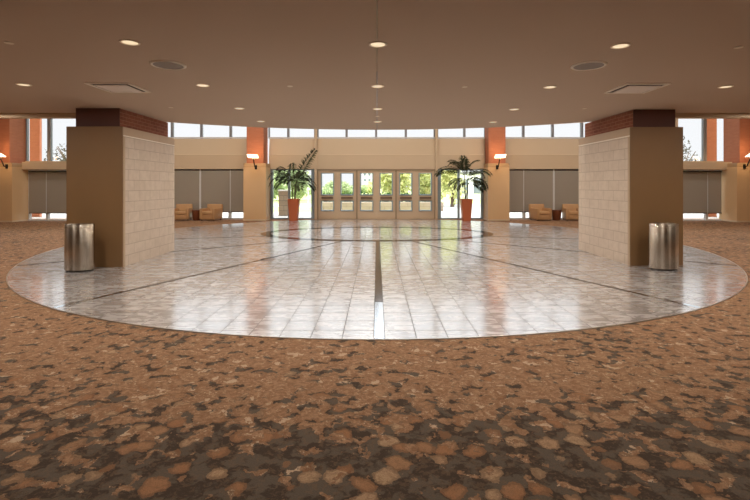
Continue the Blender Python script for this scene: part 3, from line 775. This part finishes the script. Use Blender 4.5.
# ------------------------------------------------------------------ outside
struct(MB().box(-90, 90, 20.0, 260, -.25, -.02).build('ground', M['lawn']), 'lawn beyond the glass', 'lawn')
struct(MB().box(-20, 20, 20.0, 24.8, -.02, 0.0).build('pavement', M['pave']), 'pale concrete paving just outside the windows', 'pavement')
struct(MB().box(-60, 60, 30.5, 36.0, -.02, 0.0).build('road', M['road']), 'grey road beyond the lawn', 'road')
struct(MB().box(3.2, 14, 24.8, 30.5, -.02, 0.002).build('path', M['pave']), 'pale path outside the right palm window', 'path')
o = MB().box(-3.4, 3.9, 25.8, 26.3, -.02, .52, .02).build('planter_wall', M['stone']); struct(o, 'low pale stone planter wall outside the doors', 'low wall')
def leafball(mb, c, r, n, size, rng):
    bm = mb.bm
    for _ in range(n):
        u = Vector((rng.gauss(0, 1), rng.gauss(0, 1), rng.gauss(0, 1))).normalized()*(rng.random()**.45)
        p = Vector((c[0]+u.x*r[0], c[1]+u.y*r[1], c[2]+u.z*r[2]))
        a = Vector((rng.gauss(0, 1), rng.gauss(0, 1), rng.gauss(0, 1))).normalized()
        b = a.cross(Vector((rng.gauss(0, 1), rng.gauss(0, 1), rng.gauss(0, 1)))).normalized()
        s = size*(.6+.8*rng.random())
        bm.faces.new([bm.verts.new(v) for v in (p-a*s, p+b*s*.5, p+a*s, p-b*s*.5)])
hr = random.Random(5)
mb = MB()
for i in range(60): leafball(mb, (-3.2+6.9*i/59, 26.75, .53), (.3, .3, .62), 110, .06, hr)
hd = mb.build('hedge', M['leafd']); tag(hd, 'clipped dark green hedge behind the low stone planter wall', 'hedge')
def tree(x, y, h, rx, rz_, mat, seed, label, n=4600, size=.13, blobs=9, group='trees outside the glass'):
    rng = random.Random(seed); e = empty('tree', (x, y, -.02)); tag(e, label, 'tree', group)
    zc = h-rz_
    mb = MB().tube([(0, 0, 0), (.05, .02, zc*.5), (.0, 0, zc+rz_*.3)], [h*.035, h*.026, h*.012], 8)
    for k in range(5):
        a = k*1.26+rng.random(); mb.tube([(0, 0, zc*.55+.1*k), (math.cos(a)*rx*.3, math.sin(a)*rx*.3, zc), (math.cos(a)*rx*.6, math.sin(a)*rx*.6, zc+rz_*.4)], [h*.014, h*.009, h*.004], 6)
    mb.build('trunk', M['bark'], e)
    mb = MB()
    for _ in range(blobs):
        u = Vector((rng.uniform(-1, 1), rng.uniform(-1, 1), rng.uniform(-.9, .8)))*.6
        leafball(mb, (u.x*rx, u.y*rx, zc+u.z*rz_), (rx*.5, rx*.5, rz_*.5), n//blobs, size, rng)
    mb.build('crown', M[mat], e)
tree(1.15, 32.5, 4.5, 1.5, 2.2, 'leafy', 1, 'yellow-green tree seen through the fourth entrance door')
tree(4.1, 34.5, 4.5, 1.45, 2.2, 'leafy', 2, 'yellow-green tree seen through the two rightmost entrance doors')
tree(5.3, 31.0, 4.4, 1.3, 2.15, 'leafy', 4, 'light yellow-green tree filling the window behind the right palm', 2600)
tree(-4.9, 50.0, 2.1, 2.4, .95, 'leafg', 6, 'rounded pale green tree seen through the leftmost door', 2600, .2)
tree(-9.3, 44.0, 4.2, 2.6, 2.0, 'leafg', 7, 'mid green tree seen through the window behind the left palm', 2600, .2)
tree(-7.2, 38.5, 3.2, 1.2, 1.6, 'leafg', 8, 'small green tree beside the street lamp outside', 1800, .15)
tree(-4.0, 64.0, 1.75, 2.6, .8, 'leafg', 9, 'low distant tree seen through the second door', 1600, .24)
tree(-1.3, 70.0, 2.2, 1.9, 1.0, 'leafy', 10, 'low distant tree in front of the tower', 1500, .26)
tree(-19.2, 28.0, 5.2, 1.7, 2.1, 'twig', 11, 'sparse bare-looking treetop seen through the far left upper window', 620, .085, 14)
tree(19.3, 28.0, 4.7, 1.6, 1.8, 'twig', 12, 'sparse grey-green treetop seen through the far right upper window', 900, .085, 14)
def building(x0, x1, y, h, d, cols, rows, mat, label, name='building'):
    c = (x0+x1)/2; e = empty(name, (c, y, -.02)); tag(e, label, 'building')
    MB().box(x0-c, x1-c, 0, d, 0, h).build('building_wall', M[mat], e)
    MB().box(x0-c-.1, x1-c+.1, -.15, d+.1, h, h+.2).build('roof_edge', M['bgrey'], e)
    w = (x1-x0)/cols; hh = h/rows
    for i in range(cols):
        for j in range(rows):
            MB().box(x0-c+w*(i+.22), x0-c+w*(i+.78), -.05, .02, hh*(j+.25), hh*(j+.78)).build('window', M['bwin'], e)
building(-6.6, -2.4, 200, 21, 8, 2, 8, 'bwhite', 'white tower with columns of windows seen through the third entrance door')
building(8.6, 13.5, 46, 2.75, 5, 4, 1, 'bwhite', 'low white building seen behind the right palm')
building(-15.5, -11.4, 70, 3.1, 6, 4, 2, 'bgrey', 'low grey building seen behind the left palm')
# stone gate post and street lamp outside
e = empty('gate_post', (-4.62, 22.0, 0)); tag(e, 'pale square post standing just outside the left palm window', 'post')
MB().box(-.26, .26, -.2, .2, 0, 1.22, .01).build('post_body', M['stone'], e); MB().box(-.29, .29, -.23, .23, 1.221, 1.28, .01).build('post_cap', M['bwhite'], e)
e = empty('street_lamp', (-4.3, 27.5, -.02)); tag(e, 'slim white street lamp outside the left palm window', 'street lamp')
MB().tube([(0, 0, 0), (0, 0, 1.2)], [.035, .025], 10).build('pole', M['bwhite'], e, True); MB().lathe([(.06, 1.2), (.09, 1.24), (.08, 1.34), (.02, 1.38)], seg=16).build('lamp_head', M['bwhite'], e, True)
# brick wings outside the tall windows
for s in (-1, 1):
    a, b_ = (-16.58, -16.10) if s < 0 else (15.74, 16.22)
    struct(MB().box(a, b_, 21, 21.14, -.02, 7).build('column', M['brick']), 'brick column outside the far %s upper window' % ('left' if s < 0 else 'right'), 'column')

# ------------------------------------------------------------------ world: overcast sky, paler at the horizon, brighter overhead
w = bpy.data.worlds.new('World'); sc.world = w; w.use_nodes = True; nt = w.node_tree; nt.nodes.clear()
out = nt.nodes.new('ShaderNodeOutputWorld'); bg = nt.nodes.new('ShaderNodeBackground')
tc = N(nt, 'ShaderNodeTexCoord'); s_ = N(nt, 'ShaderNodeSeparateXYZ'); nt.links.new(tc.outputs['Generated'], s_.inputs[0])
cr = nt.nodes.new('ShaderNodeValToRGB'); cr.color_ramp.interpolation = 'EASE'
cr.color_ramp.elements[0].position = .17; cr.color_ramp.elements[0].color = (.150, .151, .155, 1)
cr.color_ramp.elements[1].position = .6; cr.color_ramp.elements[1].color = (.93, .96, 1., 1)
nt.links.new(s_.outputs[2], cr.inputs[0]); nt.links.new(cr.outputs[0], bg.inputs[0]); bg.inputs[1].default_value = 6.9
nt.links.new(bg.outputs[0], out.inputs[0])

S = bpy.data.lights.new('sun', 'SUN'); S.energy = 1.9; S.angle = R(6); S.color = (1, .95, .86)
so = bpy.data.objects.new('sun', S); COL.objects.link(so); so.rotation_euler = (R(38), 0, R(-20))
# ------------------------------------------------------------------ camera
cam = bpy.data.cameras.new('camera'); co = bpy.data.objects.new('camera', cam); COL.objects.link(co)
co.location = (0, 0, H); co.rotation_euler = (R(90), 0, 0)
cam.sensor_width = 36; cam.lens = 440/750*36
cam.shift_x = -2/750; cam.shift_y = -64.5/750; cam.clip_end = 600
sc.camera = co
vs = sc.view_settings; vs.view_transform = 'Standard'; vs.look = 'None'; vs.gamma = 1; vs.use_curve_mapping = False; vs.exposure = 0.
sc.cycles.use_denoising = True
sc.cycles.max_bounces = 10; sc.cycles.diffuse_bounces = 6; sc.cycles.transparent_max_bounces = 16; sc.cycles.glossy_bounces = 5
sc.cycles.sample_clamp_indirect = 8; sc.cycles.caustics_reflective = False; sc.cycles.caustics_refractive = False
